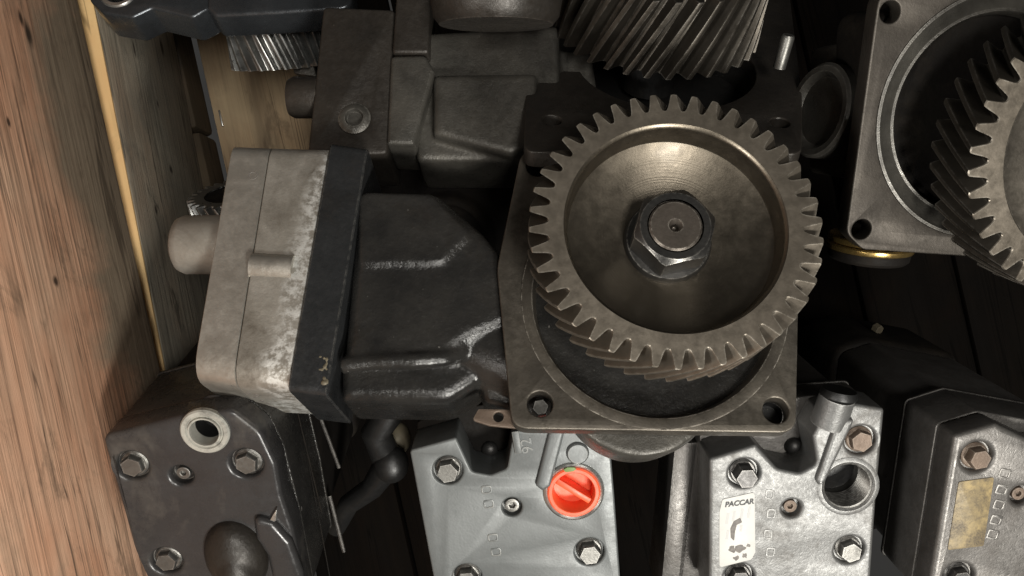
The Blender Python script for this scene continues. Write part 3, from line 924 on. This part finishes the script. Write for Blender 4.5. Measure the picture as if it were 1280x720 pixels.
def partsD(c):
    for i, (x, y) in enumerate(boltsD):
        bolt_part(c, FD, x, y, 'bolt', 15.5, -9, 19, 0.2 + i)
    socket_part(c, FD, *sockD, r=10, z=-14, h=9)
    ring = part('port_ring', lathe([(34, -6), (36, 3), (38.5, 4.5), (41, 3), (42, 0), (42, -6)], 56, *portD), 'silver', c, FD)
    cap = part('plug_cap', lathe([(36, 2), (35.5, 4), (33.5, 5.5), (29.5, 5.5), (28.3, 4), (26.5, -24), (0, -25)], 56, *portD), 'orange', c, FD, label='bright orange plastic cap in the port')
    hb_ = at2(box(-27.2, 27.2, -4.0, 4.0, -24, 1, 1.2), portD[0], portD[1], 0, R(-33))
    part('grip_bar', hb_, 'orange', cap, FD)
    part('sealant', at2(plate([(-9, 0), (-3, 3), (6, 2), (9, -1), (4, -4), (-6, -4)], [], 5.0, 6.7, 0.6), portD[0] - 6, portD[1] + 35, 0, 0.1), 'green', cap, FD)
    part('rib', plate(rounded([d_(*v) for v in ((688, 530), (707, 533), (688, 606), (678, 612), (669, 605))], 5, 4), [], -3, 7, 6, 4), 'grey_paint', c, FD)
    x, y = d_(722, 566)
    part('boss', lathe([(0, 5), (13, 5), (15, 3), (16, -2)], 32, x, y), 'grey_paint', c, FD)
    x, y = d_(646, 552)
    part('rib', at2(box(-5, 5, -16, 16, -2, 4, 1.5), x, y, 0, 0.15), 'grey_paint', c, FD)
    x, y = d_(612, 566, -60)
    part('screw', blob(x, y, -72, 12, 12, 9), 'bolt_dark', c, FD)
    x, y = d_(659, 557)
    part('cast_number', at2(text_bm('92', 22, 0.5), x, y, 0.2, R(102)), 'grey_paint', c, FD)
    for (X, Y) in ((608, 612), (611, 630), (616, 672), (620, 690)):
        x, y = d_(X, Y)
        pts = rounded([(-7, -6), (7, -6), (7, 6), (-7, 6)], 3.5, 4)
        inn = rounded([(-5, -4), (5, -4), (5, 4), (-5, 4)], 2.5, 4)
        part('cast_mark', at2(plate(pts, [inn], -0.3, 0.7, 0.3, 1), x, y, 0, 0.1), 'grey_paint', c, FD)


head_unit('grey painted compressor head with the bright orange port cap', FD, W(645, 640, 0.0), outD, [6, 4, 10, 12, 10, 4, 6, 8, 8, 8, 8], flD, 'grey_paint', 'deep_cast', 'deep_cast',
          [(x, y, 20.5, -9) for x, y in boltsD] + [(*sockD, 13.5, -14), (*portD, 30, -32)], partsD, thick=75, depth=130)  # notch floor and sides near-black, their shade is in the colour

# --- raw aluminium head with the white label
FE = frame(985, 630, 0.262, 12, 0, -3)
e_ = lambda x, y, z=0: L(FE, x, y, z)
outE = LL(FE, [(887, 574), (945, 556), (972, 586), (1000, 592), (1022, 580), (1016, 545), (1030, 520), (1070, 505), (1106, 511), (1096, 620), (1086, 760), (886, 760)])
flE = LL(FE, [(887, 570), (900, 540), (1030, 516), (1106, 511), (1086, 760), (886, 760)])
boltsE = [e_(930, 592), e_(1076, 551), e_(1062, 688), e_(924, 722)]
sockE = e_(990, 636)
portE = e_(1060, 608)


def partsE(c):
    for i, (x, y) in enumerate(boltsE):
        bolt_part(c, FE, x, y, ('bolt_dark', 'rust', 'bolt', 'bolt_dark')[i], 15.5, -9, (26, 14, 17, 18)[i], 0.1 + i * 0.7)
    socket_part(c, FE, *sockE, r=9, z=-15, h=8, mat='rust')
    part('port_ring', lathe([(42, -3), (42, 0.6), (40.5, 1.4), (36, 1.4), (33.5, -1), (33.5, -4)], 56, *portE), 'alu_raw', c, FE)
    prof = [(33.4, -2)]
    for i in range(11):
        prof += [(31.0, -3 - i * 4.2), (33.4, -5.1 - i * 4.2)]
    prof += [(31, -60)]
    part('port_bottom', lathe([(0, -60), (32, -60)], 32, *portE), 'bore', c, FE)  # black disc, the shade of a deep port painted in
    part('threaded_port', lathe(prof, 56, *portE), 'bolt', c, FE, label='open threaded port', smooth=20)
    part('pipe_rib', plate(rounded([e_(*v) for v in ((1044, 524), (1068, 520), (1030, 600), (1022, 606), (1018, 598))], 6, 4), [], -4, 8, 7, 4), 'alu_raw', c, FE)
    t1, t2 = e_(1042, 536, 6), e_(1051, 499, 6)
    st_ = part('pipe_stub', tube([(t1[0], t1[1], -14), (t2[0], t2[1], -6)], [24, 23], 28), 'alu_raw', c, FE)
    t3 = e_(1053, 490, 6)
    part('rubber_ring', tube([(t2[0], t2[1], -4), (t2[0] * 0.7 + t3[0] * 0.3, t2[1] * 0.7 + t3[1] * 0.3, -4), (t3[0], t3[1], -4)], [24, 24.5, 22], 28), 'rubber', st_, FE)
    x, y = e_(996, 562, -55)
    part('screw', blob(x, y, -66, 13, 13, 9), 'bolt_dark', c, FE)
    # sticker
    lab = LL(FE, [(903, 624), (943, 615), (944, 690), (939, 699), (899, 709), (899, 640)], 0)
    lb = part('label', plate(rounded(lab, [4, 4, 4, 4, 4, 4], 4), [], 0.25, 0.9, 0.1, 1), 'paper', c, FE, label='white printed paper label')
    x, y = e_(923.5, 628.5)
    part('brand_lettering', at2(text_bm('PACCAR', 10.5, 0.12, 0.25, 0.98, 0.98, 0.45), x, y, 1.1, R(11)), 'ink', lb, FE)
    cols = join(*[at2(box(-1.7, 1.7, -hh / 2, hh / 2, 0.95, 1.05), *e_(X, Y), 0, R(-3)) for X, Y, hh in ((909, 648, 16), (917, 645, 15), (927, 642, 16), (936, 640, 17), (909, 668, 14), (926, 660, 10))])
    part('print_column', cols, 'grey_ink', lb, FE)
    random.seed(3)

    def blotch(pts, ap):
        o = []
        for X, Y in pts:
            o.append(e_(X + random.uniform(-ap, ap), Y + random.uniform(-ap, ap)))
        return plate(rounded(o, 1.0, 2), [], 0.95, 1.15, 0.05, 1)
    part('smudge', blotch([(913, 660), (917, 651), (925, 647), (928, 652), (921, 656), (918, 664), (917, 676), (913, 672)], 0.6), 'smudge', lb, FE)
    random.seed(11)
    for (X, Y, q_) in ((915, 686, 7), (926, 684, 9), (931, 694, 6), (920, 697, 5), (935, 681, 4)):
        pp = []
        for t_ in range(11):
            rr = q_ * random.uniform(0.35, 1.0)
            pp.append((X + rr * math.cos(t_ * 2 * PI / 11), Y + 0.8 * rr * math.sin(t_ * 2 * PI / 11)))
        part('smudge', blotch(pp, 0.3), 'smudge', lb, FE)
    for (X, Y) in ((962, 618), (964, 642), (960, 668), (963, 690)):
        x, y = e_(X, Y)
        part('cast_mark', at2(plate(rounded([(-6, -7), (6, -7), (6, 7), (-6, 7)], 3, 4), [rounded([(-4, -5), (4, -5), (4, 5), (-4, 5)], 2, 4)], -0.3, 0.8, 0.3, 1), x, y, 0, 0.0), 'alu_raw', c, FE)


ec = head_unit('bare aluminium compressor head with the white label and open threaded port', FE, W(985, 640, 0.0), outE, [6, 4, 14, 14, 12, 8, 6, 6, 6, 6, 6, 6], flE, 'alu_raw', 'alu_dirty', 'dark_side',
               [(x, y, 20.5, -9) for x, y in boltsE] + [(*sockE, 13, -15), (*portE, 34.5, None)], partsE, thick=70, depth=120, bevel=5, gasket='dark_side')
for X in (838, 858):
    x0, y0 = e_(X, 640, -90)
    part('side_fin', box(x0 - 3, x0 + 30, y0 - 150, y0 + 110, -200, -90, 2), 'alu_dirty', ec, FE)

# --- charcoal head at the lower left
FCc = frame(250, 620, 0.285, 21, -3, 8)
c_ = lambda x, y, z=0: L(FCc, x, y, z)
outC = LL(FCc, [(127, 545), (225, 520), (290, 512), (326, 540), (345, 580), (352, 620), (366, 662), (385, 760), (186, 760), (160, 660)])
flC = LL(FCc, [(127, 545), (225, 520), (290, 512), (326, 540), (345, 580), (366, 662), (385, 760), (186, 760)])
boltsC = [c_(165, 583), c_(308, 580), c_(208, 702)]
sockC = c_(227, 595)
portC = c_(257, 538)


def partsC(c):
    for i, (x, y) in enumerate(boltsC):
        bolt_part(c, FCc, x, y, 'bolt', 15, -10, 13, 0.5 + i * 0.8)
    socket_part(c, FCc, *sockC, r=9, z=-14, h=8)
    part('port_ring', lathe([(31, -3), (31, 3), (29, 5), (24, 5), (22.5, 3), (21, 3), (20.5, 6), (18.5, 6), (17.5, 2), (17, -39)], 56, *portC), 'pale_ring', c, FCc, label='chipped pale ring around an open port', smooth=25)
    part('port_bottom', lathe([(17, -12), (17, -38), (0, -38)], 32, *portC), 'bore', c, FCc)  # port floor blackened, shade put into the colour
    x, y = c_(296, 694)
    part('dome', cast([blob(x, y, -2, 42, 56, 34), blob(x + 2, y - 14, 6, 30, 38, 34)], 2.5, 6), 'brown_cast', c, FCc, label='oily brown dome standing on the plate')
    col_ = [c_(*v) for v in ((318, 640), (345, 648), (366, 672), (380, 712), (384, 760), (345, 760), (343, 720), (336, 690), (322, 668))]
    part('dome_collar', plate(rounded(col_, 12, 5), [], -6, 11, 8, 4), 'black_paint', c, FCc)
    x, y = c_(342, 642)
    part('clip', plate([(x - 9, y - 10), (x + 3, y - 8), (x + 8, y + 10)], [], -1, 6, 1), 'silver', c, FCc)


cc = head_unit('charcoal painted compressor head against the wooden plank, with a pale port ring', FCc, W(250, 630, 0.0), outC, [14, 10, 20, 25, 20, 20, 10, 8, 8, 30], flC, 'black_paint', 'black_cast', 'deep_cast',
               [(x, y, 20.5, -10) for x, y in boltsC] + [(*sockC, 14, -14), (*portC, 20, -41)], partsC, bevel=6, depth=170, gasket='black_cast')
FCs = frame(366, 640, 0.262, 0, 55, 0)
part('side_port', lathe([(8, -12), (9, 1), (15, 1), (17, -1), (17, -12)], 32), 'alu_dirty', cc, FCs)
# gasket and shim edges along its right flank
for (x0, y0, x1, y1, z, r, mt) in ((398, 515, 424, 585, 0.20, 1.3, 'dark_side'), (412, 620, 430, 690, 0.20, 1.4, 'dark_side'), (375, 520, 412, 720, 0.235, 0.4, 'deep_cast'), (372, 515, 402, 640, 0.25, 0.4, 'deep_cast')):
    A_, B_ = W(x0, y0, z), W(x1, y1, z)
    part('gasket_edge', tube([A_, B_], r * S * 2.2, 8), mt, cc, UNIT)

# --- oily aluminium head at the lower right corner
FFf = frame(1240, 630, 0.275, 13, 3, -6)
f_ = lambda x, y, z=0: L(FFf, x, y, z)
outF = LL(FFf, [(1194, 545), (1246, 530), (1300, 556), (1400, 560), (1400, 760), (1158, 760)])
flF = LL(FFf, [(1192, 545), (1246, 528), (1400, 556), (1400, 760), (1156, 760)])
boltsF = [f_(1222, 572), f_(1199, 722)]
sockF = f_(1277, 620)


def partsF(c):
    for i, (x, y) in enumerate(boltsF):
        bolt_part(c, FFf, x, y, ('rust', 'bolt_dark')[i], 15, -10, 18, 0.3 + i)
    socket_part(c, FFf, *sockF, r=9, z=-14, h=8, mat='rust')
    lab = LL(FFf, [(1198, 602), (1242, 596), (1229, 682), (1184, 687)])
    part('label', plate(rounded(lab, 3, 3), [], 0.2, 1.2, 0.2, 1), 'yellow_paper', c, FFf, label='worn yellow label')
    for i, (X, Y) in enumerate(((1256, 592), (1252, 612), (1249, 631), (1245, 650), (1241, 668))):
        x, y = f_(X, Y)
        pts = rounded([(-8, -7), (8, -7), (8, 7), (-8, 7)], 2.5, 3)
        inn = rounded([(-5, -4.5), (5, -4.5), (5, 4.5 - 2 * (i % 2)), (-5, 4.5)], 2, 3)
        part('cast_mark', at2(plate(pts, [inn], -0.3, 1.0, 0.35, 1), x, y, 0, -0.12), 'alu_dirty', c, FFf)


fc = head_unit('oily aluminium compressor head with the worn yellow label, lower right corner', FFf, W(1250, 640, 0.0), outF, [8, 8, 8, 8, 8, 8], flF, 'alu_dirty', 'alu_dirty', 'alu_dirty',
               [(x, y, 20.5, -10) for x, y in boltsF] + [(*sockF, 13, -14)], partsF, bevel=7, depth=130, gasket='dark_side')

# ================================================================== things down in the gaps
# rubber hose with a ball end between the two lower heads
ho = thing('hose_elbow', 'black rubber hose elbow in the gap left of the grey head', 'hose', W(470, 560, 0.02))
pts = [W(490, 512, 0.23), W(470, 540, 0.225), W(486, 580, 0.21), W(465, 610, 0.20), W(436, 630, 0.19), W(420, 660, 0.17)]
part('hose', tube(pts, [0.0085, 0.009, 0.0095, 0.007, 0.0065, 0.006], 18), 'rubber', ho, UNIT)
b = blob(0, 0, 0, 0.0105, 0.0115, 0.0095)
part('ball_end', xf(b, Matrix.Translation(W(489, 580, 0.218))), 'rubber', ho, UNIT)
b = blob(0, 0, 0, 0.0085, 0.010, 0.008)
part('end_plug', xf(b, Matrix.Translation(W(497, 548, 0.20))), 'beige', ho, UNIT)


def low_cast(label, px, py, z, rz, sx, sy):
    t = thing('filler_casting', label, 'casting', W(px, py, 0.0), 0, 'castings added in the bottom layer')
    F = frame(px, py, z, random.uniform(-8, 8), random.uniform(-8, 8), rz)
    bms = [plate(rounded([(-sx, -sy), (sx, -sy), (sx, sy), (-sx, sy)], 40, 6), [], -z / S + 5, -10, 25),
           lathe([(0, 0), (sx * 0.5, 0), (sx * 0.55, -10), (sx * 0.55, -60)], 40, 0, 0), tube([(-sx * 0.8, -sy * 0.5, -12), (sx * 0.8, -sy * 0.45, -12)], 14, 12)]
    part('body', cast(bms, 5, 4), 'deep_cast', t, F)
    part('round_cover', lathe([(0, 6), (sx * 0.36, 6), (sx * 0.4, 3), (sx * 0.4, -4)], 40), 'deep_cast', t, F)
    return t


low_cast('near-black casting added to fill the gap under the black barrel', 560, 300, 0.10, 15, 160, 190)  # filler added so the gap reads black, shade in its colour
sp = thing('brass_fitting', 'tiny dull green-brass fitting deep in the black gap', 'fitting', W(1095, 412, 0.10))
part('hexagon', xf(hex_bm(0, 0, 9, -6, 6), Matrix.Identity(4)), 'beige', sp, frame(1097, 411, 0.112, 30, 20, 10))
part('threaded_end', lathe([(0, -14), (6, -14), (6, -6), (0, -6)], 16), 'silver', sp, frame(1093, 414, 0.112, 30, -40, 10))
